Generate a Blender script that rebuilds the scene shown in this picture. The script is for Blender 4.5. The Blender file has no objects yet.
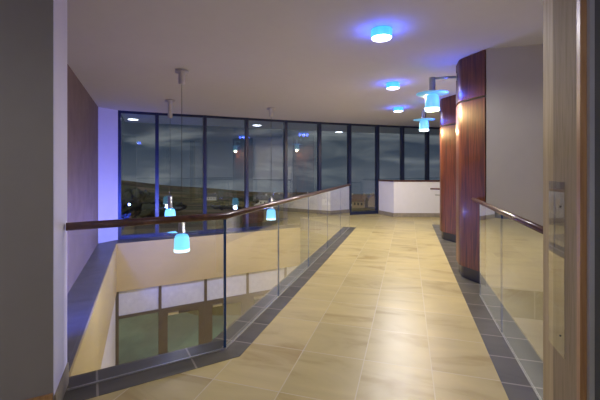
import bpy, math, random
from mathutils import Vector, Matrix
random.seed(7)
scene = bpy.context.scene
COL = scene.collection
PI = math.pi

# ------------------------------------------------------------------ materials
def new_mat(name):
    m = bpy.data.materials.new(name); m.use_nodes = True
    nt = m.node_tree; nt.nodes.clear()
    out = nt.nodes.new('ShaderNodeOutputMaterial')
    return m, nt, out

def N(nt, kind, **kw):
    n = nt.nodes.new(kind)
    for k, v in kw.items():
        if k in n.inputs.keys(): n.inputs[k].default_value = v
        else: setattr(n, k, v)
    return n

def rgb(c): return (c[0], c[1], c[2], 1.0)

def principled(nt, out, col=(.5, .5, .5), rough=.5, metal=0.0, spec=.5):
    p = nt.nodes.new('ShaderNodeBsdfPrincipled')
    p.inputs['Base Color'].default_value = rgb(col)
    p.inputs['Roughness'].default_value = rough
    p.inputs['Metallic'].default_value = metal
    p.inputs['Specular IOR Level'].default_value = spec
    nt.links.new(p.outputs[0], out.inputs[0])
    return p

def coords(nt, scale=(1, 1, 1), loc=(0, 0, 0), rot=(0, 0, 0), which='Object'):
    tc = nt.nodes.new('ShaderNodeTexCoord')
    mp = nt.nodes.new('ShaderNodeMapping')
    mp.inputs['Scale'].default_value = scale
    mp.inputs['Location'].default_value = loc
    mp.inputs['Rotation'].default_value = rot
    nt.links.new(tc.outputs[which], mp.inputs[0])
    return mp

def ramp(nt, fac, stops):
    r = nt.nodes.new('ShaderNodeValToRGB')
    el = r.color_ramp.elements
    while len(el) < len(stops): el.new(.5)
    for e, (p, c) in zip(el, stops):
        e.position = p; e.color = rgb(c)
    nt.links.new(fac, r.inputs[0])
    return r

def plain(name, col, rough=.5, metal=0, spec=.5, mottle=.06, mscale=6, bump=0, bscale=200):
    m, nt, out = new_mat(name)
    p = principled(nt, out, col, rough, metal, spec)
    mp = coords(nt)
    n = N(nt, 'ShaderNodeTexNoise', Scale=mscale, Detail=4.0)
    nt.links.new(mp.outputs[0], n.inputs['Vector'])
    a = tuple(max(0, c * (1 - mottle)) for c in col); b = tuple(min(1, c * (1 + mottle)) for c in col)
    r = ramp(nt, n.outputs['Fac'], [(.3, a), (.7, b)])
    nt.links.new(r.outputs[0], p.inputs['Base Color'])
    if bump:
        n2 = N(nt, 'ShaderNodeTexNoise', Scale=bscale, Detail=2.0)
        nt.links.new(mp.outputs[0], n2.inputs['Vector'])
        bm = N(nt, 'ShaderNodeBump', Strength=bump, Distance=.002)
        nt.links.new(n2.outputs['Fac'], bm.inputs['Height'])
        nt.links.new(bm.outputs[0], p.inputs['Normal'])
    return m

def tiles(name, w, h, loc, rotz, base, var, grout, rough, mortar, vein=None, spec=.5):
    """rectangular tiles laid in the object's xy plane"""
    m, nt, out = new_mat(name)
    p = principled(nt, out, base, rough, 0, spec)
    tc = nt.nodes.new('ShaderNodeTexCoord')
    mp = N(nt, 'ShaderNodeMapping')
    mp.vector_type = 'TEXTURE'
    mp.inputs['Location'].default_value = (loc[0], loc[1], 0)
    mp.inputs['Rotation'].default_value = (0, 0, rotz)
    nt.links.new(tc.outputs['Object'], mp.inputs[0])
    b = nt.nodes.new('ShaderNodeTexBrick')
    b.offset = 0; b.offset_frequency = 1; b.squash = 1
    b.inputs['Scale'].default_value = 1
    b.inputs['Brick Width'].default_value = w
    b.inputs['Row Height'].default_value = h
    b.inputs['Mortar Size'].default_value = mortar
    b.inputs['Mortar Smooth'].default_value = .2
    b.inputs['Color1'].default_value = (0, 0, 0, 1); b.inputs['Color2'].default_value = (1, 1, 1, 1)
    b.inputs['Mortar'].default_value = (.5, .5, .5, 1)
    nt.links.new(mp.outputs[0], b.inputs['Vector'])
    # vein / cloud pattern, shifted tile by tile
    add = N(nt, 'ShaderNodeVectorMath', operation='MULTIPLY_ADD')
    add.inputs[1].default_value = (5.7, 9.3, 3.1)
    nt.links.new(b.outputs['Color'], add.inputs[0])
    nt.links.new(mp.outputs[0], add.inputs[2])
    mp2 = N(nt, 'ShaderNodeMapping'); mp2.inputs['Scale'].default_value = (.7, 2.0, 1); mp2.inputs['Rotation'].default_value = (0, 0, .5)
    nt.links.new(add.outputs[0], mp2.inputs[0])
    n = N(nt, 'ShaderNodeTexNoise', Scale=1.4, Detail=6.0, Roughness=.55, Distortion=1.0)
    nt.links.new(mp2.outputs[0], n.inputs['Vector'])
    dark = tuple(c * (1 - var) for c in base); lite = tuple(min(1, c * (1 + var)) for c in base)
    r = ramp(nt, n.outputs['Fac'], [(.33, vein or dark), (.46, base), (.72, lite)])
    tone = N(nt, 'ShaderNodeMapRange'); tone.inputs['To Min'].default_value = 1 - var * .5; tone.inputs['To Max'].default_value = 1 + var * .35
    nt.links.new(b.outputs['Color'], tone.inputs['Value'])
    mul = N(nt, 'ShaderNodeVectorMath', operation='SCALE')
    nt.links.new(r.outputs[0], mul.inputs[0]); nt.links.new(tone.outputs[0], mul.inputs['Scale'])
    mx = N(nt, 'ShaderNodeMix', data_type='RGBA')
    nt.links.new(b.outputs['Fac'], mx.inputs['Factor'])
    nt.links.new(mul.outputs[0], mx.inputs[6]); mx.inputs[7].default_value = rgb(grout)
    nt.links.new(mx.outputs[2], p.inputs['Base Color'])
    n2 = N(nt, 'ShaderNodeTexNoise', Scale=9.0, Detail=3.0)
    nt.links.new(mp.outputs[0], n2.inputs['Vector'])
    rr = N(nt, 'ShaderNodeMapRange'); rr.inputs['To Min'].default_value = rough - .06; rr.inputs['To Max'].default_value = rough + .1
    nt.links.new(n2.outputs['Fac'], rr.inputs['Value']); nt.links.new(rr.outputs[0], p.inputs['Roughness'])
    bm = N(nt, 'ShaderNodeBump', Strength=.25, Distance=.003); bm.invert = True
    nt.links.new(b.outputs['Fac'], bm.inputs['Height']); nt.links.new(bm.outputs[0], p.inputs['Normal'])
    return m

def wood(name, dark, mid, lite, scale=(18, 18, .9), rough=.3, coat=.0, dist=1.5, spec=.5):
    m, nt, out = new_mat(name)
    p = principled(nt, out, mid, rough, 0, spec)
    mp = coords(nt, scale)
    n = N(nt, 'ShaderNodeTexNoise', Scale=1.0, Detail=6.0, Roughness=.62, Distortion=dist)
    nt.links.new(mp.outputs[0], n.inputs['Vector'])
    r = ramp(nt, n.outputs['Fac'], [(.3, dark), (.5, mid), (.72, lite)])
    nt.links.new(r.outputs[0], p.inputs['Base Color'])
    p.inputs['Coat Weight'].default_value = coat
    p.inputs['Coat Roughness'].default_value = .12
    return m

def glass(name, tint, boost=0.0, gain=1.0):
    """clear sheet: sees through, mirrors more at grazing angles; both surfaces counted on the face towards the ray"""
    m, nt, out = new_mat(name)
    tr = N(nt, 'ShaderNodeBsdfTransparent'); tr.inputs[0].default_value = rgb(tint)
    clear = N(nt, 'ShaderNodeBsdfTransparent'); clear.inputs[0].default_value = (1, 1, 1, 1)
    gl = N(nt, 'ShaderNodeBsdfGlossy', Roughness=0.0); gl.inputs['Color'].default_value = (.95, .97, .97, 1)
    fr = N(nt, 'ShaderNodeFresnel', IOR=1.5)
    a = N(nt, 'ShaderNodeMath', operation='ADD'); a.inputs[1].default_value = 1
    nt.links.new(fr.outputs[0], a.inputs[0])
    d = N(nt, 'ShaderNodeMath', operation='DIVIDE')
    nt.links.new(fr.outputs[0], d.inputs[0]); nt.links.new(a.outputs[0], d.inputs[1])
    k = N(nt, 'ShaderNodeMath', operation='MULTIPLY_ADD'); k.inputs[1].default_value = 2 * gain; k.inputs[2].default_value = boost
    k.use_clamp = True
    nt.links.new(d.outputs[0], k.inputs[0])
    m1 = nt.nodes.new('ShaderNodeMixShader')
    nt.links.new(k.outputs[0], m1.inputs[0]); nt.links.new(tr.outputs[0], m1.inputs[1]); nt.links.new(gl.outputs[0], m1.inputs[2])
    ge = nt.nodes.new('ShaderNodeNewGeometry')
    m2 = nt.nodes.new('ShaderNodeMixShader')
    nt.links.new(ge.outputs['Backfacing'], m2.inputs[0]); nt.links.new(m1.outputs[0], m2.inputs[1]); nt.links.new(clear.outputs[0], m2.inputs[2])
    nt.links.new(m2.outputs[0], out.inputs[0])
    return m

def emit(name, col, strength, base=None):
    m, nt, out = new_mat(name)
    p = principled(nt, out, base or col, .3)
    p.inputs['Emission Color'].default_value = rgb(col)
    p.inputs['Emission Strength'].default_value = strength
    return m

M = {}
M['floor'] = tiles('beige_floor_tile', .502, .575, (.171, 2.83), 0, (.54, .45, .205), .16, (.62, .55, .36), .34, .004, (.42, .315, .12))
M['slate'] = tiles('dark_slate_tile', 1.0, .385, (-.5, 2.81), 0, (.115, .108, .088), .3, (.34, .31, .26), .3, .008)
M['slate45'] = tiles('dark_slate_tile_diagonal', .65, 1.0, (-1.654, 2.455), math.atan2(.736, .677), (.115, .108, .088), .3, (.34, .31, .26), .3, .008)
M['ledge'] = tiles('dark_slate_ledge_tile', .4, .6, (-3.0, 2.5), math.radians(40.8), (.085, .085, .085), .25, (.12, .12, .12), .38, .004)
M['skirt'] = plain('stone_skirting', (.30, .26, .19), .4, mottle=.15, mscale=14)
M['ceiling'] = plain('ceiling_paint', (.61, .615, .62), .9, mottle=.01, spec=.1)
M['white'] = plain('white_wall_paint', (.78, .77, .77), .8, mottle=.015, spec=.2)
M['lilac_spill'] = plain('white_paint_blue_spill', (.62, .62, .80), .8, mottle=.015, spec=.2)  # white wall paint with the blue lamp spill put into its colour
M['grey'] = plain('grey_wall_paint', (.54, .52, .49), .85, mottle=.015, spec=.2)
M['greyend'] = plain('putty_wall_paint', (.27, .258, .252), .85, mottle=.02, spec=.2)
M['mauve'] = plain('mauve_fabric_wall', (.22, .165, .17), .8, mottle=.1, mscale=3, spec=.3, bump=.3)
M['fascia'] = plain('beige_fascia_paint', (.56, .425, .165), .55, mottle=.04, mscale=2)
M['cream'] = plain('cream_wall_paint', (.78, .72, .58), .7, mottle=.02)
M['frame'] = plain('dark_window_frame', (.016, .024, .065), .3, mottle=.1)
M['brownframe'] = plain('brown_door_frame', (.085, .062, .040), .4, mottle=.12, mscale=9)
M['blind'] = plain('pale_transom_blind', (.66, .66, .62), .7, mottle=.06, mscale=11)
M['rail'] = wood('dark_handrail_wood', (.035, .013, .009), (.085, .033, .022), (.14, .06, .04), (9, 9, 9), .28, .3)
M['mahogany'] = wood('mahogany_veneer', (.035, .008, .003), (.11, .026, .007), (.22, .064, .016), (16, 16, .8), .44, .08)
M['plinth'] = plain('black_plinth', (.012, .012, .013), .35)
M['oak'] = wood('oak_trim', (.36, .27, .12), (.45, .35, .18), (.52, .42, .23), (26, 26, 1.1), .6, spec=.25)
M['oakdark'] = wood('oak_architrave', (.27, .14, .055), (.38, .21, .09), (.46, .27, .13), (26, 26, 1.1), .4)
M['veneer'] = wood('pale_jamb_veneer', (.24, .185, .10), (.30, .235, .135), (.34, .27, .165), (60, 60, 4), .7, dist=.5, spec=.2)
M['steel'] = plain('brushed_steel', (.55, .56, .58), .28, 1.0, mottle=.05)
M['alu'] = plain('pale_aluminium', (.50, .53, .56), .35, .6, mottle=.04)
M['channel'] = plain('glass_channel_metal', (.62, .62, .60), .35, .7, mottle=.04)
M['doorgrey'] = plain('dark_grey_door', (.095, .10, .105), .5, mottle=.05)
M['brass'] = plain('brass_screw', (.5, .35, .15), .3, 1)
M['glass'] = glass('balustrade_glass', (.90, .945, .93), 0, 1.4)
M['glassR'] = glass('coated_balustrade_glass', (.84, .89, .83), .06)
M['pane'] = glass('window_glass', (.78, .87, .95), .03)
M['lowpane'] = glass('green_door_glass', (.35, .56, .44), .05)
M['edge'] = plain('glass_edge', (.03, .09, .26), .15)
M['disc'] = emit('blue_glass_disc', (.15, .46, .70), .5)
M['cleardisc'] = glass('clear_glass_disc', (.80, .88, .97), .02)
M['shade'] = emit('blue_glass_shade', (.18, .62, 1.0), 1.5)
M['shadepale'] = emit('pale_blue_glass_shade', (.17, .52, .76), .75)
M['canopy'] = plain('pale_grey_canopy_metal', (.50, .50, .56), .4, .2)
M['shaderim'] = emit('white_shade_rim', (.62, .88, 1.0), 2.2)
M['drumband'] = emit('cyan_drum_band', (.08, .48, .85), .95)
M['drumglow'] = emit('white_diffuser', (.92, .93, 1.0), 7.0)
M['acrylic'] = glass('clear_acrylic', (.93, .93, .93), .0)

# ------------------------------------------------------------------ mesh building
class MB:
    def __init__(s): s.v, s.f, s.mi, s.sm, s.mats = [], [], [], [], []
    def mat(s, m):
        if m not in s.mats: s.mats.append(m)
        return s.mats.index(m)
    def face(s, idx, m, smooth=False):
        s.f.append(idx); s.mi.append(s.mat(m)); s.sm.append(smooth)
    def prism(s, pts, z0, z1, m, mside=None, smooth_side=False):
        a = sum(pts[i][0] * pts[(i + 1) % len(pts)][1] - pts[(i + 1) % len(pts)][0] * pts[i][1] for i in range(len(pts)))
        if a < 0: pts = pts[::-1]
        n = len(pts); b = len(s.v)
        s.v += [(p[0], p[1], z0) for p in pts] + [(p[0], p[1], z1) for p in pts]
        s.face(list(range(b + n - 1, b - 1, -1)), m); s.face(list(range(b + n, b + 2 * n)), m)
        for i in range(n):
            j = (i + 1) % n
            s.face([b + i, b + j, b + n + j, b + n + i], mside or m, smooth_side)
        return s
    def box(s, x0, x1, y0, y1, z0, z1, m): return s.prism([(x0, y0), (x1, y0), (x1, y1), (x0, y1)], z0, z1, m)
    def slab(s, p, q, t0, t1, z0, z1, m, mside=None):
        """wall along p->q between normal offsets t0 and t1 (left of travel is positive)"""
        dx, dy = q[0] - p[0], q[1] - p[1]; l = math.hypot(dx, dy); nx, ny = -dy / l, dx / l
        return s.prism([(p[0] + nx * t0, p[1] + ny * t0), (q[0] + nx * t0, q[1] + ny * t0),
                        (q[0] + nx * t1, q[1] + ny * t1), (p[0] + nx * t1, p[1] + ny * t1)], z0, z1, m, mside)
    def lathe(s, prof, m, seg=28, o=(0, 0, 0), smooth=True, mats=None):
        b = len(s.v); k = len(prof)
        for r, z in prof:
            for i in range(seg):
                a = 2 * PI * i / seg
                s.v.append((o[0] + r * math.cos(a), o[1] + r * math.sin(a), o[2] + z))
        for j in range(k - 1):
            for i in range(seg):
                i2 = (i + 1) % seg
                s.face([b + j * seg + i, b + j * seg + i2, b + (j + 1) * seg + i2, b + (j + 1) * seg + i], mats[j] if mats else m, smooth)
        if prof[0][0] > 1e-6: s.face([b + i for i in range(seg - 1, -1, -1)], m)
        if prof[-1][0] > 1e-6: s.face([b + (k - 1) * seg + i for i in range(seg)], m)
        return s
    def tube(s, path, r, m, seg=14):
        P = [Vector(p) for p in path]; b = len(s.v); n = len(P)
        for i, p in enumerate(P):
            t = ((P[min(i + 1, n - 1)] - p).normalized() + (p - P[max(i - 1, 0)]).normalized()).normalized()
            up = Vector((0, 0, 1)) if abs(t.z) < .95 else Vector((1, 0, 0))
            u = t.cross(up).normalized(); w = u.cross(t)
            k = 1.0
            if 0 < i < n - 1:
                c = (P[i + 1] - p).normalized().dot((p - P[i - 1]).normalized()); k = 1 / max(.4, math.sqrt((1 + c) / 2))
            for q in range(seg):
                a = 2 * PI * q / seg
                s.v.append(tuple(p + u * (r * k * math.cos(a)) + w * (r * math.sin(a))))
        for i in range(n - 1):
            for q in range(seg):
                q2 = (q + 1) % seg
                s.face([b + i * seg + q, b + i * seg + q2, b + (i + 1) * seg + q2, b + (i + 1) * seg + q], m, True)
        s.face([b + q for q in range(seg - 1, -1, -1)], m); s.face([b + (n - 1) * seg + q for q in range(seg)], m)
        return s
    def build(s, name, parent=None, kind=None, world=True, bevel=0):
        me = bpy.data.meshes.new(name)
        off = Vector(parent.location) if (parent is not None and world) else Vector((0, 0, 0))
        pp = parent.parent if parent is not None else None
        while world and pp is not None: off += Vector(pp.location); pp = pp.parent
        me.from_pydata([tuple(Vector(v) - off) for v in s.v], [], s.f)
        for m in s.mats: me.materials.append(m)
        for p, i, sm in zip(me.polygons, s.mi, s.sm): p.material_index = i; p.use_smooth = sm
        me.validate(); me.update()
        import bmesh
        bm = bmesh.new(); bm.from_mesh(me); bmesh.ops.recalc_face_normals(bm, faces=bm.faces); bm.to_mesh(me); bm.free()
        o = bpy.data.objects.new(name, me); COL.objects.link(o)
        if parent is not None: o.parent = parent
        if kind: o['kind'] = kind
        if bevel:
            b = o.modifiers.new('bevel', 'BEVEL'); b.width = bevel; b.segments = 2; b.limit_method = 'ANGLE'
        return o

def tag(o, label, cat, group=None):
    o['label'] = label; o['category'] = cat
    if group: o['group'] = group
    return o

def thing(name, label, cat, loc=(0, 0, 0), rz=0, group=None):
    o = bpy.data.objects.new(name, None); COL.objects.link(o)
    o.location = loc; o.rotation_euler = (0, 0, rz); o.empty_display_size = .2
    return tag(o, label, cat, group)

def setting(name, loc=(0, 0, 0)):
    o = bpy.data.objects.new(name, None); COL.objects.link(o); o.location = loc; o['kind'] = 'structure'
    return o

def copy_tree(o, parent=None):
    c = o.copy(); COL.objects.link(c)
    if parent is not None: c.parent = parent
    for ch in list(o.children): copy_tree(ch, c)
    return c

# ------------------------------------------------------------------ plan (metres; corridor runs along +Y, tiles at z = 0)
EYE = 1.5; CEIL = 3.05; LOW = -4.11; LEDGE = -.307; FB = -1.496
CA, SA = .9567, .291
def cam2w(x, d): return (x * CA - d * SA, x * SA + d * CA)
G0 = (-2.229, 1.83)      # glass, end at the wall
G1 = (-1.466, 2.66)      # glass, corner
G2 = (-1.466, 9.28)      # glass, far end
ND = (.677, .736)        # direction of the diagonal glass
NN = (-.736, .677)       # its normal, into the void
A_ = (-1.646, 2.73); B_ = (-2.40, 1.91)
E_ = (-1.646, 9.3)
LW0 = (-2.61, 1.487); LW1 = (-7.289, 6.908)   # mauve wall
L0 = (-2.38, 1.837); C_ = (-6.857, 7.018)       # edge of the slate ledge
D_ = (-3.252, 10.69)
W = []                                        # window wall: mullion positions, left to right
for px, top in ((119, 111.2), (157, 113.4), (205, 116), (247, 118.5), (286, 120.8), (320, 122.6), (350, 124.1), (378, 125.4), (403, 126.5), (428, 127.5), (455, 128.5), (484, 129.4)):
    d = 355 * (CEIL - EYE - .02) / (170 - top)
    W.append(cam2w((px - 300) / 355 * d, d))
WL = cam2w((119 - 300) / 355 * (355 * 1.53 / 58.8), 355 * 1.53 / 58.8)
RX = 4.3
# ------------------------------------------------------------------ floors
def offs(p, n, k): return (p[0] + n[0] * k, p[1] + n[1] * k)
floor_pts = [(-7.2, -3.2), (2.75, -3.2), (2.75, 1.97), (1.02, 1.97), (1.02, 5.05), (RX, 5.05), (RX, 16.9)]
floor_pts += [W[11], W[10], W[9], W[8], W[7], W[6], W[5]] + [D_, E_, A_, B_, (-2.7, 1.57)]
MB().prism(floor_pts, -.35, 0, M['floor'], M['slate']).build('floor', kind='structure')
MB().prism([(-9.5, -3.2), (RX, -3.2), (RX, 16.9), W[11], W[9], W[7], W[5], W[3], W[1], W[0], (-9.5, 7.4)], LOW - .15, LOW, M['floor']).build('floor_lower', kind='structure')
# dark tile borders (3 mm proud)
wb, wi = .172, .18
outer = [offs(G0, NN, -wb), (-1.294, 2.593), (-1.294, 9.3)]
MB().prism([outer[0], outer[1], G1, offs(G0, ND, -.05)], 0, .003, M['slate45']).build('trim_1', kind='structure')
MB().prism([G1, offs(G0, ND, -.05), B_, A_], 0, .003, M['slate45']).build('trim_2', kind='structure')
MB().prism([outer[1], outer[2], E_, A_, G1], 0, .003, M['slate']).build('trim_3', kind='structure')
MB().prism([(.63, 1.97), (1.02, 1.97), (1.02, 10.4), (.63, 10.4)], 0, .003, M['slate']).build('trim_4', kind='structure')
# slate ledge round the void, along the mauve wall and along the window
MB().prism([LW0, L0, C_, D_, W[5], W[4], W[3], W[2], W[1], WL, LW1], LEDGE - .12, LEDGE, M['ledge']).build('trim_5', kind='structure')
MB().slab(L0, C_, -.02, 0, FB, LEDGE, M['fascia']).build('wall_void_left_fascia', kind='structure')
MB().slab(C_, D_, -.02, 0, FB, LEDGE, M['fascia']).build('wall_void_far_fascia', kind='structure')
MB().slab(L0, C_, .01, .2, LOW, FB, M['cream']).build('wall_void_left', kind='structure')
MB().slab(LW0, LW1, 0, .2, LOW, CEIL, M['mauve']).build('wall_left', kind='structure')
MB().slab(LW1, WL, 0, .15, LEDGE, CEIL, M['lilac_spill']).build('wall_left_return', kind='structure')
# ------------------------------------------------------------------ near walls
ND2 = (-.69, -.724); RN = (-.41, .912)
K = (-2.03, 1.60); Kf = cam2w(-1.640, 2.492)
far = (K[0] + ND2[0] * 7.2, K[1] + ND2[1] * 7.2); farb = (Kf[0] + ND2[0] * 7.2, Kf[1] + ND2[1] * 7.2)
MB().prism([K, Kf, farb, far], LOW, CEIL, M['greyend']).build('wall_front_left', kind='structure')
# oak baseboard on the face, stone skirting round the end
fn = (.724, -.69)
MB().prism([offs(K, fn, .001), offs(far, fn, .001), offs(far, fn, .018), offs(K, fn, .018)], 0, .17, M['oakdark']).build('baseboard_front', kind='structure')
MB().prism([offs(K, (.41, -.912), -.002), offs(Kf, (.41, -.912), 0), offs(Kf, (.91, .40), .006), offs(K, (.91, .40), .006)], 0.0, CEIL - .002, M['lilac_spill']).build('trim_7', kind='structure')
en = (Kf[0] - K[0], Kf[1] - K[1]); el = math.hypot(*en); eo = (en[1] / el, -en[0] / el)
MB().prism([offs(K, eo, .001), offs(Kf, eo, .001), offs(Kf, eo, .014), offs(K, eo, .014)], 0, .15, M['skirt']).build('baseboard_end', kind='structure')
MB().box(-7.2, 2.75, -3.4, -3.2, LOW, CEIL, M['white']).build('wall_back', kind='structure')
MB().box(2.75, 2.95, -3.4, 5.05, LOW, CEIL, M['white']).build('wall_right', kind='structure')
MB().box(.962, RX, 5.05, 5.22, LOW, CEIL, M['grey']).build('wall_right_cross', kind='structure')
MB().box(1.09, 1.3, 5.22, 8.95, 0, CEIL, M['white']).build('wall_right_columns', kind='structure')
MB().box(RX, RX + .2, 5.05, 17.0, LOW, CEIL, M['white']).build('wall_far_right', kind='structure')
MB().prism([(-7.4, -3.4), (RX + .2, -3.4), (RX + .2, 17.2), W[11], W[10], W[9], W[8], W[7], W[6], W[5], W[4], W[3], W[2], W[1], WL, LW1, (-8.6, 4)], CEIL, CEIL + .25, M['ceiling']).build('ceiling', kind='structure')

# ------------------------------------------------------------------ window wall, one bay per window
pts = [WL] + W[1:]
for i in range(len(pts) - 1):
    p, q = pts[i], pts[i + 1]
    zb = LEDGE if i < 5 else 0.0
    w = setting('window_%d' % (i + 1), (p[0], p[1], zb))
    L = math.hypot(q[0] - p[0], q[1] - p[1]); u = ((q[0] - p[0]) / L, (q[1] - p[1]) / L)
    hw = .045
    fr = MB()
    fr.slab(offs(p, u, -hw), offs(p, u, hw), -.02, .14, zb, CEIL, M['frame'])
    fr.build('mullion', w)
    MB().slab(offs(p, u, hw), offs(q, u, -hw), .0, .10, zb, zb + .10, M['frame']).build('window_sill', w)
    MB().slab(offs(p, u, hw), offs(q, u, -hw), .0, .10, CEIL - .06, CEIL, M['frame']).build('window_head', w)
    MB().slab(offs(p, u, hw), offs(q, u, -hw), .04, .06, zb + .10, CEIL - .06, M['pane']).build('pane', w)

# ------------------------------------------------------------------ lower glazed doors under the fascia
ldir = Vector((D_[0] - C_[0], D_[1] - C_[1])); LL = ldir.length; ldir.normalize()
def lp(s): return (C_[0] + ldir.x * s, C_[1] + ldir.y * s)
marks = [0.03, 1.02, 2.20, 3.42, 4.65, 5.5]
SILL = -2.114
for i in range(5):
    a, b = marks[i], marks[i + 1]
    w = setting('door_%d' % (i + 1), (lp(a)[0], lp(a)[1], LOW))
    MB().slab(lp(a - .035), lp(a + .035), .02, .12, LOW, FB, M['brownframe']).build('mullion', w)
    MB().slab(lp(a + .035), lp(b - .035), .05, .07, SILL, FB, M['blind']).build('transom_blind', w)
    MB().slab(lp(a + .035), lp(b - .035), .02, .12, SILL - .07, SILL, M['brownframe']).build('transom_bar', w)
    if i == 0:
        MB().slab(lp(a + .035), lp(b - .035), .05, .07, LOW, SILL - .07, M['lowpane']).build('pane', w)
    else:
        m = MB(); s0, s1 = a + .035, b - .035; t = SILL - .07
        m.slab(lp(s0), lp(s0 + .15), .03, .08, LOW, t, M['brownframe']); m.slab(lp(s1 - .15), lp(s1), .03, .08, LOW, t, M['brownframe'])
        m.slab(lp(s0 + .15), lp(s1 - .15), .03, .08, t - .13, t, M['brownframe']); m.slab(lp(s0 + .15), lp(s1 - .15), .03, .08, LOW, LOW + .2, M['brownframe'])
        m.build('door_leaf', w)
        MB().slab(lp(s0 + .15), lp(s1 - .15), .05, .06, LOW + .2, t - .13, M['lowpane']).build('pane', w)
        c = MB().slab(lp(s0 + .16), lp(s0 + .42), -.02, .03, t - .12, t - .06, M['steel']).build('door_closer', w)
        MB().slab(lp(s0 + .42), lp(s0 + .75), .0, .02, t - .10, t - .08, M['plinth']).build('closer_arm', c)

# ------------------------------------------------------------------ low white wall in front of the far windows
P1 = W[7]; P2 = (-.43, 11.68); P3 = (RX, 13.05)
P1 = (P1[0] + .03, P1[1] - .06)
lw = setting('wall_low_parapet', (P2[0], P2[1], 0))
MB().slab(P1, P2, 0, .14, 0, 1.13, M['white']).build('wall_low_side', lw)
MB().slab(P2, P3, 0, .14, 0, 1.13, M['white']).build('wall_low_front', lw)
cap = MB(); cap.slab(P1, P2, -.03, .17, 1.13, 1.175, M['rail']); cap.slab(P2, P3, -.03, .17, 1.13, 1.175, M['rail']); cap.build('dark_cap', lw)
sk = MB(); sk.slab(P1, P2, -.015, -.001, 0, .13, M['skirt']); sk.slab(P2, P3, -.015, -.001, 0, .13, M['skirt']); sk.build('skirting', lw)

# ------------------------------------------------------------------ balustrades
def add_panel(root, a, b, z0, z1, mat, ends=(1, 1)):
    """glass sheet with dark polished edge strips as its own sub-part"""
    L = math.hypot(b[0] - a[0], b[1] - a[1]); u = ((b[0] - a[0]) / L, (b[1] - a[1]) / L)
    g = MB().slab(offs(a, u, .010), offs(b, u, -.010), -.007, .007, z0, z1, mat).build('glass_panel', root)
    if ends[0]: MB().slab(offs(a, u, .003), offs(a, u, .010), -.007, .007, z0, z1, M['edge']).build('polished_edge', g)
    if ends[1]: MB().slab(offs(b, u, -.010), offs(b, u, -.003), -.007, .007, z0, z1, M['edge']).build('polished_edge', g)

RT = 1.115
bl = thing('glass_balustrade', 'long frameless glass balustrade with dark wooden handrail bending round the open void on the left', 'balustrade', (G1[0], G1[1], 0))
g0 = offs(G0, ND, .02)
add_panel(bl, g0, G1, .012, RT - .02, M['glass'], (0, 1))
ys = [2.66, 3.94, 5.26, 6.60, 7.95, 9.28]
for a, b in zip(ys[:-1], ys[1:]): add_panel(bl, (G1[0], a), (G1[0], b), .012, RT - .02, M['glass'])
MB().tube([(g0[0] - ND[0] * .005, g0[1] - ND[1] * .005, RT), (G1[0], G1[1], RT), (G2[0], G2[1] + .03, RT)], .028, M['rail']).build('handrail', bl)
c = MB(); c.slab(g0, G1, -.008, .008, .003, .011, M['channel']); c.slab(G1, G2, -.008, .008, .003, .011, M['channel']); c.build('base_channel', bl)
br = thing('glass_balustrade', 'shorter glass balustrade with slim dark handrail on the right, ending at the nearest wooden column', 'balustrade', (.825, 3.66, 0))
add_panel(br, (.825, 1.99), (.825, 3.66), .012, RT - .02, M['glassR'])
add_panel(br, (.825, 3.66), (.825, 4.68), .012, RT - .02, M['glassR'])
MB().tube([(.825, 1.98, RT), (.825, 5.16, RT)], .024, M['rail']).build('handrail', br)
MB().slab((.825, 1.99), (.825, 4.68), -.008, .008, .003, .011, M['channel']).build('base_channel', br)

# ------------------------------------------------------------------ mahogany columns
def rounded(pts, idx, r, seg=6):
    out = []
    for i, p in enumerate(pts):
        if i not in idx: out.append(p); continue
        a, b, c = Vector(pts[i - 1]), Vector(p), Vector(pts[(i + 1) % len(pts)])
        u, v = (a - b).normalized(), (c - b).normalized()
        s, e = b + u * r, b + v * r
        for k in range(seg + 1):
            t = k / seg
            q = s * (1 - t) ** 2 + b * 2 * t * (1 - t) + e * t ** 2
            out.append((q.x, q.y))
    return out
hexo = rounded([(-.008, -.56), (-.266, -.19), (-.266, .19), (-.008, .56), (.008, .54), (.008, -.545)], (1, 2), .07)
def inset(pts, k):
    return [(min(x + k, .0) if x < -.0 else x, y * (1 - (k if x < -.0 else 0) / .53)) for x, y in pts]
col1 = thing('wooden_column', 'nearest red mahogany column, half hexagonal, where the right glass balustrade ends', 'column', (.950, 5.60, .003))
def colpart(z0, z1, pts, mat, name):
    m = MB(); m.prism(pts, z0, z1, mat); return m.build(name, col1, world=False)
colpart(0, .17, inset(hexo, .035), M['plinth'], 'plinth')
colpart(.17, 2.43, hexo, M['mahogany'], 'lower_panel')
colpart(2.43, 2.46, inset(hexo, .03), M['plinth'], 'shadow_gap')
colpart(2.46, CEIL - .006 - .003, hexo, M['mahogany'], 'upper_panel')
col2 = copy_tree(col1); col2.location = (.950, 8.43, .003)
tag(col2, 'farther red mahogany column partly hidden behind the nearest column', 'column', 'mahogany columns'); col1['group'] = 'mahogany columns'

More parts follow.
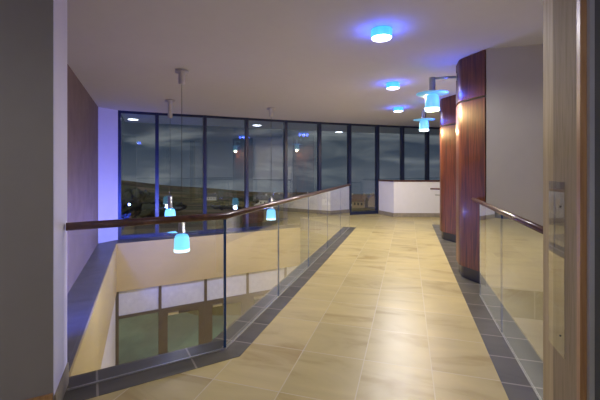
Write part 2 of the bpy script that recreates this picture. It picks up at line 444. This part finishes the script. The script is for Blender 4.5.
# ------------------------------------------------------------------ lamps
def light(kind, name, parent, loc, energy, col, radius=.05, spot=None, blend=.6, rot=(0, 0, 0)):
    l = bpy.data.lights.new(name, kind); l.energy = energy; l.color = col
    if kind != 'SUN': l.shadow_soft_size = radius
    if spot: l.spot_size = spot; l.spot_blend = blend
    o = bpy.data.objects.new(name, l); COL.objects.link(o); o.location = loc; o.rotation_euler = rot
    if parent: o.parent = parent
    return o
WARM = (1.0, .80, .52); SOFT = (1.0, .95, .88); BLUE = (.05, .10, 1.0)
P_DRUM, P_DRUMBLUE, P_LAMP, P_LAMPBLUE, P_PEND, P_PENDBLUE = 95, 7, 55, 9, 50, 30
def lamp_head(root, z, disc='disc', shade='shadepale', k=1.0):
    """glass disc, metal tube above it, bell shade below; z = height of the disc in the lamp's own frame"""
    S = lambda pr: [(a * k, b * k) for a, b in pr]
    MB().lathe(S([(.0, .006), (.252, .006), (.255, 0), (.252, -.006), (.0, -.006)]), M[disc], 40, (0, 0, z)).build('glass_disc', root, world=False)
    MB().lathe(S([(.0, .27), (.046, .27), (.05, .262), (.05, .02), (.06, .012), (.06, .007), (.0, .007)]), M['steel'], 24, (0, 0, z)).build('metal_tube', root, world=False)
    prof = [(.05, -.010), (.080, -.018), (.098, -.040), (.108, -.08), (.113, -.14), (.115, -.20), (.116, -.262)]
    s = MB(); s.lathe(S(prof + [(.108, -.262), (.10, -.16), (.085, -.10), (.05, -.03)]), M[shade], 32, (0, 0, z)); sh = s.build('glass_shade', root, world=False)
    MB().lathe(S([(.1165, -.235), (.119, -.262), (.117, -.28), (.100, -.283), (.0, -.275)]), M['shaderim'], 32, (0, 0, z)).build('white_rim', sh, world=False)

wl1 = thing('wall_lamp', 'blue glass wall lamp on the nearest mahogany column, the larger looking one', 'lamp', (.345, 5.63, 2.635), 0, 'blue lamps on the columns')
lamp_head(wl1, 0, k=.9)
MB().tube([(.03, 0, .225), (.330, 0, .225)], .018, M['steel']).build('arm', wl1, world=False)
MB().tube([(.328, 0, .225), (.338, 0, .225)], .055, M['steel'], 20).build('wall_plate', wl1, world=False)
light('POINT', 'lamp_light', wl1, (0, 0, -.275), P_LAMP, (1.0, .74, .34), .03)
light('POINT', 'lamp_blue_glow', wl1, (.24, -.16, -.06), P_LAMPBLUE, BLUE, .04)
wl2 = copy_tree(wl1); wl2.location = (.345, 8.46, 2.63)
tag(wl2, 'blue glass wall lamp on the farther mahogany column, the smaller looking one', 'lamp', 'blue lamps on the columns')

def pendant(x, y, zbottom, canopy_h, label, pw=1.0, pb=1.0):
    zd = zbottom + .283
    r = thing('pendant_lamp', label, 'lamp', (x, y, zd), 0, 'blue pendant lamps over the void')
    top = CEIL - zd
    lamp_head(r, 0, 'cleardisc', 'shade')
    MB().lathe([(.0, top - canopy_h), (.045, top - canopy_h), (.05, top - canopy_h + .01), (.05, top - .05), (.10, top - .045), (.10, top - .003), (.0, top - .003)], M['canopy'], 24).build('canopy', r, world=False)
    MB().tube([(0, 0, .26), (0, 0, top - canopy_h + .004)], .004, M['plinth'], 8).build('cable', r, world=False)
    light('POINT', 'pendant_light', r, (0, 0, -.33), P_PEND * pw, SOFT, .06)
    light('POINT', 'pendant_blue_glow', r, (0, 0, -.36), P_PENDBLUE * pb, BLUE, .06)
    return r
pendant(-3.357, 4.736, .235, .22, 'nearest blue pendant lamp over the void, hanging lowest in front of the beige fascia', .9, .9)
pendant(-5.04, 6.685, .37, .40, 'blue pendant lamp over the void nearest the mauve wall, with the longest ceiling tube', .5, 3)
pendant(-3.271, 8.274, .255, .22, 'blue pendant lamp seen through the glass balustrade panels, rightmost over the void', 1, 2)

drum_labels = ['largest nearest blue rimmed round ceiling light over the corridor', 'middle blue rimmed round ceiling light, second along the corridor', 'smallest farthest blue rimmed round ceiling light near the windows']
def drum(x, y, label, k_=1.0):
    r = thing('ceiling_light', label, 'ceiling light', (x, y, CEIL), 0, 'blue rimmed ceiling lights along the corridor')
    MB().lathe([(.0, -.002), (.112, -.002), (.116, -.01), (.116, -.088), (.112, -.091), (.0, -.091)], M['drumband'], 36).build('blue_rim', r, world=False)
    MB().lathe([(.0, -.092), (.108, -.092), (.102, -.101), (.0, -.105)], M['drumglow'], 36).build('diffuser', r, world=False)
    light('SPOT', 'drum_downlight', r, (0, 0, -.15), P_DRUM * k_, SOFT, .10, math.radians(168), .35)
    for k in range(6):
        a = 2 * PI * k / 6 + .5
        light('POINT', 'drum_blue_glow', r, (.175 * math.cos(a), .175 * math.sin(a), -.10), P_DRUMBLUE / 6, BLUE, .05)
    return r
drum(-.28, 4.01, drum_labels[0], .8); drum(-.257, 6.53, drum_labels[1], 1.6); drum(-.228, 9.13, drum_labels[2], 2.3)
# the same ceiling lights go on in the lobby behind the viewpoint
LOBBY = 55
for x, y in ((-.3, -.6), (-2.6, -1.6)):
    r = drum(x, y, 'blue rimmed round ceiling light in the lobby behind the viewpoint, %s' % ('straight behind' if x > -1 else 'towards the left wall'), .25 if x > -1 else .7)

for x, y, t in ((-2.7, -1.2, 'left'),):  # added lamp out of view, brightens the ceiling and near left wall
    pendant(x, y, 1.95, .2, 'added unseen blue pendant lamp in the lobby behind the viewpoint, on the %s' % t, .35 if t == 'left' else .15, .1)

# assumed blue lamp on the ledge, unseen, added for the blue return wall
ul = thing('unseen_uplight', 'added unseen blue uplight on the slate ledge against the mauve wall, behind the near wall end', 'uplight', (-3.02, 2.38, LEDGE))
MB().lathe([(.0, .0), (.07, .0), (.07, .012), (.02, .02), (.02, .10), (.0, .10)], M['steel'], 20).build('base', ul, world=False)
MB().lathe([(.0, .10), (.05, .11), (.065, .20), (.055, .20), (.0, .15)], M['steel'], 20).build('lamp_head', ul, world=False)
sl = light('SPOT', 'unseen_blue_spot', ul, (0, 0, .32), 1000, BLUE, .05, math.radians(58), .9)
sl.rotation_euler = Vector((-4.3, 4.75, .45)).to_track_quat('-Z', 'Y').to_euler()

# lower hall downlights, added out of view under the slab to light the fascia
def downlight(x, y, z, label, power, col, group='added downlights of the lower hall'):
    r = thing('recessed_downlight', label, 'ceiling light', (x, y, z), 0, group)
    MB().lathe([(.0, -.001), (.17, -.001), (.17, -.012), (.15, -.014), (.0, -.006)], M['steel'], 24).build('trim_ring', r, world=False)
    MB().lathe([(.0, -.015), (.145, -.015), (.13, -.02), (.0, -.022)], M['drumglow'], 24).build('lens', r, world=False)
    if power: light('SPOT', 'downlight_beam', r, (0, 0, -.05), power, col, .06, math.radians(150), .6)
    return r
for x, y in ((-1.2, 4.2), (-1.2, 7.2), (1.0, 2.9)):
    downlight(x, y, -.352, 'added unseen downlight under the corridor floor', 260, WARM)

# ------------------------------------------------------------------ right foreground jamb
JX = .65
MB().box(JX, 2.75, 1.59, 1.968, 0, CEIL, M['grey']).build('wall_front_right', kind='structure')
dj = setting('trim_6', (JX, 1.6, 0))
MB().box(JX - .03, JX - .001, 1.615, 1.845, .0, CEIL, M['veneer']).build('jamb_lining', dj)
MB().box(JX - .03, JX - .001, 1.845, 1.968, .0, CEIL, M['oak']).build('jamb_stop', dj)
MB().box(JX - .03, JX - .002, 1.585, 1.615, 0, CEIL, M['oakdark']).build('architrave', dj)
cg = thing('corner_guard', 'clear acrylic plate screwed to the oak door jamb', 'corner guard', (JX - .034, 1.80, .93))
z0, z1 = .72, 1.45
MB().box(JX - .034, JX - .0305, 1.715, 1.885, z0, z1, M['acrylic']).build('plate', cg)
for z in (.80, 1.345): MB().tube([(JX - .037, 1.755, z), (JX - .0341, 1.755, z)], .004, M['plinth'], 10).build('mounting_screw', cg)
dl = thing('open_door', 'dark grey open door leaf with pale aluminium edge at the right margin', 'door', (JX + .02, 1.50, 0))
MB().box(JX - .010, JX + .005, 1.560, 1.583, .01, CEIL - .02, M['alu']).build('edge_strip', dl)
MB().box(JX + .005, JX + .9, 1.562, 1.585, .01, CEIL - .02, M['doorgrey']).build('door_leaf', dl)

# handrail stub beside the farther column
hs = thing('wall_handrail', 'short handrail end in front of the white low wall, beside the farther column', 'handrail', (.9, 10.6, .95))
MB().tube([(.60, 10.62, .97), (1.6, 10.62, .97)], .022, M['rail']).build('handrail', hs)
MB().tube([(.73, 10.62, .80), (1.6, 10.62, .80)], .016, M['steel']).build('lower_rail', hs)
MB().box(1.55, 1.62, 10.59, 10.65, .003, 1.0, M['steel']).build('post', hs)

# ------------------------------------------------------------------ outside: terrain, town, trees
def ray(px, d): return cam2w((px - 300) / 355 * d, d)
def terrain_z(x, y):
    X, D = x * CA + y * SA, -x * SA + y * CA
    D = max(D, 1); s = X / D
    ridge = -18 - 30 * max(0, min(1, (s + .55) / .75)) + 2.5 * math.sin(s * 9) + 1.2 * math.sin(s * 23 + 1)
    kn = [(0, -5), (25, -5.4), (60, -8.5), (100, -11.5), (150, -15.5), (300, -28), (430, -33), (620, ridge), (700, ridge - 4), (900, -60)]
    for (a, za), (b, zb) in zip(kn[:-1], kn[1:]):
        if D <= b:
            t = (D - a) / (b - a); t = t * t * (3 - 2 * t) if a >= 300 else t
            return za + (zb - za) * t
    return -60
m, nt, out = new_mat('winter_fields')
p = principled(nt, out, (.1, .1, .05), .95, 0, .1)
mp = coords(nt, (.018, .05, .0), rot=(0, 0, .3))
vo = N(nt, 'ShaderNodeTexVoronoi', Scale=1.0); nt.links.new(mp.outputs[0], vo.inputs['Vector'])
no = N(nt, 'ShaderNodeTexNoise', Scale=3.0, Detail=5.0); nt.links.new(mp.outputs[0], no.inputs['Vector'])
sp = N(nt, 'ShaderNodeSeparateColor'); nt.links.new(vo.outputs['Color'], sp.inputs[0])
mixv = N(nt, 'ShaderNodeMath', operation='MULTIPLY_ADD'); mixv.inputs[1].default_value = .6
nt.links.new(sp.outputs[0], mixv.inputs[0])
hf = N(nt, 'ShaderNodeMath', operation='MULTIPLY'); hf.inputs[1].default_value = .4
nt.links.new(no.outputs['Fac'], hf.inputs[0]); nt.links.new(hf.outputs[0], mixv.inputs[2])
rp = ramp(nt, mixv.outputs[0], [(.2, (.03, .026, .018)), (.4, (.105, .075, .045)), (.58, (.06, .075, .035)), (.8, (.20, .15, .095))])
nt.links.new(rp.outputs[0], p.inputs['Base Color'])
M['fields'] = m
t = MB()
ds = [3, 8, 15, 25, 40, 60, 80, 100, 125, 150, 200, 250, 300, 350, 400, 450, 500, 540, 580, 620, 660, 700, 800, 900]
ss = [-1.6 + i * .05 for i in range(65)]
for d in ds:
    for s in ss:
        x, y = cam2w(s * d, d + 13.5); t.v.append((x, y, terrain_z(x, y)))
for i in range(len(ds) - 1):
    for j in range(len(ss) - 1):
        b = i * len(ss) + j; t.face([b, b + 1, b + 1 + len(ss), b + len(ss)], M['fields'], True)
t.build('ground_outside', kind='structure')

M['render'] = plain('pale_house_render', (.62, .58, .50), .9)
M['stonewall'] = plain('brown_house_stone', (.30, .21, .13), .9, mottle=.2)
M['roof'] = plain('slate_house_roof', (.09, .085, .085), .7)
M['roofb'] = plain('brown_house_roof', (.16, .09, .06), .8)
M['darkglass'] = plain('dark_house_window', (.02, .025, .03), .2)
def house(px, d, w, dp, h, rh, rz, wm, rm, label, name='house'):
    x, y = ray(px, d); z = terrain_z(x, y) - .5
    r = thing(name, label, 'house', (x, y, z), rz, 'houses in the town below')
    hw, hd = w / 2, dp / 2
    b = MB(); b.box(-hw, hw, -hd, hd, 0, h, wm)
    n = len(b.v); b.v += [(-hw, -hd, h), (-hw, hd, h), (-hw, 0, h + rh), (hw, -hd, h), (hw, hd, h), (hw, 0, h + rh)]
    b.face([n, n + 2, n + 1], wm); b.face([n + 3, n + 4, n + 5], wm)
    b.build('wall', r, world=False)
    f = MB(); e = .35; th = .25
    f.v = [(-hw - e, -hd - e, h - .2), (hw + e, -hd - e, h - .2), (hw + e, 0, h + rh), (-hw - e, 0, h + rh), (-hw - e, hd + e, h - .2), (hw + e, hd + e, h - .2)]
    f.v += [(a, c, k + th) for a, c, k in f.v]
    for q in ([0, 1, 2, 3], [3, 2, 5, 4], [9, 8, 7, 6], [10, 11, 8, 9], [0, 6, 7, 1], [4, 5, 11, 10], [0, 3, 9, 6], [3, 4, 10, 9], [1, 7, 8, 2], [2, 8, 11, 5]): f.face(q, rm)
    f.build('roof', r, world=False)
    MB().box(hw * .55, hw * .55 + .8, -.4, .4, h + rh * .5, h + rh + 1.1, wm).build('chimney', r, world=False)
    for sx in (-.55, .0, .55):
        MB().box(sx * hw - .45, sx * hw + .45, -hd - .06, -hd + .02, h * .5, h * .5 + 1.3, M['darkglass']).build('window', r, world=False)
    return r
HS = [
 (262, 170, 10, 8, 5.0, 3.0, .2, 'render', 'roof', 'pale gabled house at the left end of the town, below the mullion beside the pendant'),
 (276, 185, 13, 8, 5.5, 3.4, 1.27, 'render', 'roof', 'wide pale house with dark roof seen just above the handrail'),
 (285, 210, 9, 8, 5.0, 3.5, .5, 'stonewall', 'roofb', 'brown stone house behind the wide pale house'),
 (300, 190, 11, 8, 5.5, 3.5, .1, 'stonewall', 'roof', 'brown house just right of the church spire'),
 (309, 215, 12, 8, 5.5, 3.5, 2.17, 'render', 'roof', 'pale house at the middle of the skyline row'),
 (318, 200, 10, 8, 5.5, 3.6, -.4, 'stonewall', 'roofb', 'brown house beside the middle mullion of the town view'),
 (330, 185, 12, 8, 6.0, 3.6, .2, 'render', 'roof', 'pale house right of the middle mullion'),
 (341, 200, 10, 8, 6.0, 3.6, -.2, 'stonewall', 'roof', 'dark house near the end of the handrail'),
 (353, 150, 8, 7, 5.0, 3.0, 1.87, 'render', 'roofb', 'pale house low in the full height pane, left side'),
 (360, 120, 7, 6, 4.5, 2.8, -.2, 'stonewall', 'roofb', 'brown house low in the full height pane, centre'),
 (367, 165, 9, 7, 5.5, 3.0, .4, 'stonewall', 'roof', 'dark roofed house behind in the full height pane'),
 (373, 135, 8, 7, 5.0, 3.0, 1.67, 'stonewall', 'roofb', 'brown house low in the full height pane beside the low wall'),
 (381, 175, 9, 7, 5.0, 3.0, .1, 'stonewall', 'roof', 'house half hidden behind the low wall corner'),
 (212, 260, 11, 8, 5.0, 3.0, .3, 'render', 'roof', 'lone pale farmhouse in the green fields'),
]
for h_ in HS: house(h_[0], h_[1] * (1.5 if h_[0] < 345 else 1.6), *h_[2:7], M[h_[7]], M[h_[8]], h_[9])
x, y = ray(296, 230)
ch = thing('church', 'small church with pointed spire on the town skyline', 'church', (x, y, terrain_z(x, y) - .5), .2)
MB().box(-1.1, 1.1, -1.1, 1.1, 0, 7, M['stonewall']).build('tower', ch, world=False)
MB().lathe([(1.3, 6.9), (.6, 9), (.01, 13)], M['roof'], 8, smooth=False).build('spire', ch, world=False)
MB().box(1.05, 9, -2.2, 2.2, 0, 4.5, M['stonewall']).build('nave', ch, world=False)

M['foliage'] = plain('dark_foliage', (.030, .036, .018), .9, mottle=.5, mscale=.8)
M['bark'] = plain('bark', (.05, .035, .025), .9)
def tree(px, d, h, w, label):
    x, y = ray(px, d); z = terrain_z(x, y) - .3
    r = thing('tree', label, 'tree', (x, y, z), 0, 'trees on the slope outside')
    MB().lathe([(w * .06, 0), (w * .04, h * .45), (.01, h * .8)], M['bark'], 8).build('trunk', r, world=False)
    c = MB(); sg, rg = 18, 12; b = 0
    rnd = random.Random(px * 31 + int(d))
    ph = [rnd.uniform(0, 6.28) for _ in range(6)]
    for j in range(rg + 1):
        th = PI * j / rg
        for i in range(sg):
            a = 2 * PI * i / sg
            k = 1 + .16 * math.sin(3 * a + ph[0] + th * 2) + .12 * math.sin(5 * a + ph[1]) * math.sin(4 * th + ph[2]) + rnd.uniform(-.10, .10)
            if j in (0, rg): k = 1
            c.v.append((w / 2 * math.sin(th) * k * math.cos(a), w / 2 * math.sin(th) * k * math.sin(a), h * .6 - h * .4 * math.cos(th) * k))
    for j in range(rg):
        for i in range(sg):
            i2 = (i + 1) % sg
            c.face([j * sg + i, j * sg + i2, (j + 1) * sg + i2, (j + 1) * sg + i], M['foliage'], False)
    c.build('crown', r, world=False)
TS = [(124, 70, 6.5, 6, 'tree at the left edge of the leftmost pane'), (133, 85, 7.5, 7, 'tallest bushy tree in the leftmost pane'), (144, 95, 7, 8, 'wide tree beside the first mullion'),
      (153, 80, 4, 6, 'low bush at the foot of the first mullion'), (172, 120, 4.5, 8, 'low tree right of the first mullion'), (222, 150, 4.5, 9, 'low wide tree in the third pane'), (236, 140, 5, 8, 'dark tree beside the third mullion'),
      (252, 160, 7, 8, 'dark tree at the left end of the houses'), (290, 165, 6, 8, 'dark tree in front of the church'), (313, 170, 6, 7, 'dark tree between the skyline houses'), (335, 165, 7, 8, 'dark tree in front of the pale right house'), (347, 140, 6, 6, 'dark tree by the end of the handrail'),
      (357, 95, 4, 6, 'dark bush low in the full height pane'), (370, 100, 4, 6, 'dark bush low beside the low wall')]
for a in TS: tree(a[0], a[1] * (1.45 if 245 < a[0] < 350 else 1), a[2] * (.45 if a[0] > 355 else 1), *a[3:])
light('SUN', 'dusk_light', None, (0, -20, 30), 1.8, (1, .93, .82), rot=(math.radians(52), 0, math.radians(-12))).data.angle = .5
# roof overhang outside with small lights
inner = [WL] + W[1:]
def outw(i, k):
    p = inner[max(0, i - 1)]; q = inner[min(len(inner) - 1, i + 1)]; l = math.hypot(q[0] - p[0], q[1] - p[1])
    return (inner[i][0] - (q[1] - p[1]) / l * k, inner[i][1] + (q[0] - p[0]) / l * k)
M['soffit'] = plain('soffit_paint', (.5, .56, .64), .8)
sf = [outw(i, .16) for i in range(len(inner))] + [outw(i, 2.6) for i in range(len(inner) - 1, -1, -1)]
MB().prism(sf, CEIL + .02, CEIL + .3, M['soffit']).build('ceiling_overhang', kind='structure')
for px, d, lab in ((133, 10.95, 'lit downlight in the overhang outside the leftmost pane'), (257, 12.4, 'lit downlight in the overhang outside the fourth pane'), (339, 14.6, 'lit downlight in the overhang near the full height pane')):
    x, y = ray(px, d); downlight(x, y, CEIL + .02, lab, 3, SOFT, 'downlights in the overhang outside')

# ------------------------------------------------------------------ dusk sky
wd = bpy.data.worlds.new('dusk'); scene.world = wd; wd.use_nodes = True
nt = wd.node_tree; nt.nodes.clear()
out = nt.nodes.new('ShaderNodeOutputWorld'); bg = nt.nodes.new('ShaderNodeBackground')
tc = nt.nodes.new('ShaderNodeTexCoord')
sep = nt.nodes.new('ShaderNodeSeparateXYZ'); nt.links.new(tc.outputs['Generated'], sep.inputs[0])
g = ramp(nt, sep.outputs[2], [(.0, (.075, .092, .115)), (.08, (.026, .042, .066)), (.35, (.010, .018, .034)), (1.0, (.018, .024, .036))])
mp = N(nt, 'ShaderNodeMapping'); mp.inputs['Scale'].default_value = (2.6, 2.6, 11.0); mp.inputs['Location'].default_value = (.7, .2, .4); nt.links.new(tc.outputs['Generated'], mp.inputs[0])
n = N(nt, 'ShaderNodeTexNoise', Scale=1.6, Detail=7.0, Roughness=.55, Distortion=.6); nt.links.new(mp.outputs[0], n.inputs['Vector'])
cl = ramp(nt, n.outputs['Fac'], [(.49, (0, 0, 0)), (.70, (1, 1, 1))])
mx = N(nt, 'ShaderNodeMix', data_type='RGBA'); nt.links.new(cl.outputs[0], mx.inputs['Factor'])
nt.links.new(g.outputs[0], mx.inputs[6]); mx.inputs[7].default_value = (.20, .21, .21, 1)
nt.links.new(mx.outputs[2], bg.inputs[0]); bg.inputs[1].default_value = 1.0
nt.links.new(bg.outputs[0], out.inputs[0])

# ------------------------------------------------------------------ camera
cd = bpy.data.cameras.new('camera'); cd.sensor_width = 36; cd.lens = 36 * 355 / 600; cd.shift_y = -30 / 600
cd.clip_start = .05; cd.clip_end = 3000
co = bpy.data.objects.new('camera', cd); COL.objects.link(co)
co.location = (0, 0, EYE); co.rotation_euler = (PI / 2, 0, math.atan2(SA, CA))
scene.camera = co
vs = scene.view_settings
vs.view_transform = 'Standard'; vs.look = 'None'; vs.gamma = 1; vs.use_curve_mapping = False; vs.exposure = 0
scene.cycles.max_bounces = 12; scene.cycles.transparent_max_bounces = 24; scene.cycles.diffuse_bounces = 5; scene.cycles.glossy_bounces = 5
scene.cycles.use_denoising = True
scene.cycles.sample_clamp_indirect = 4
scene.cycles.blur_glossy = .5
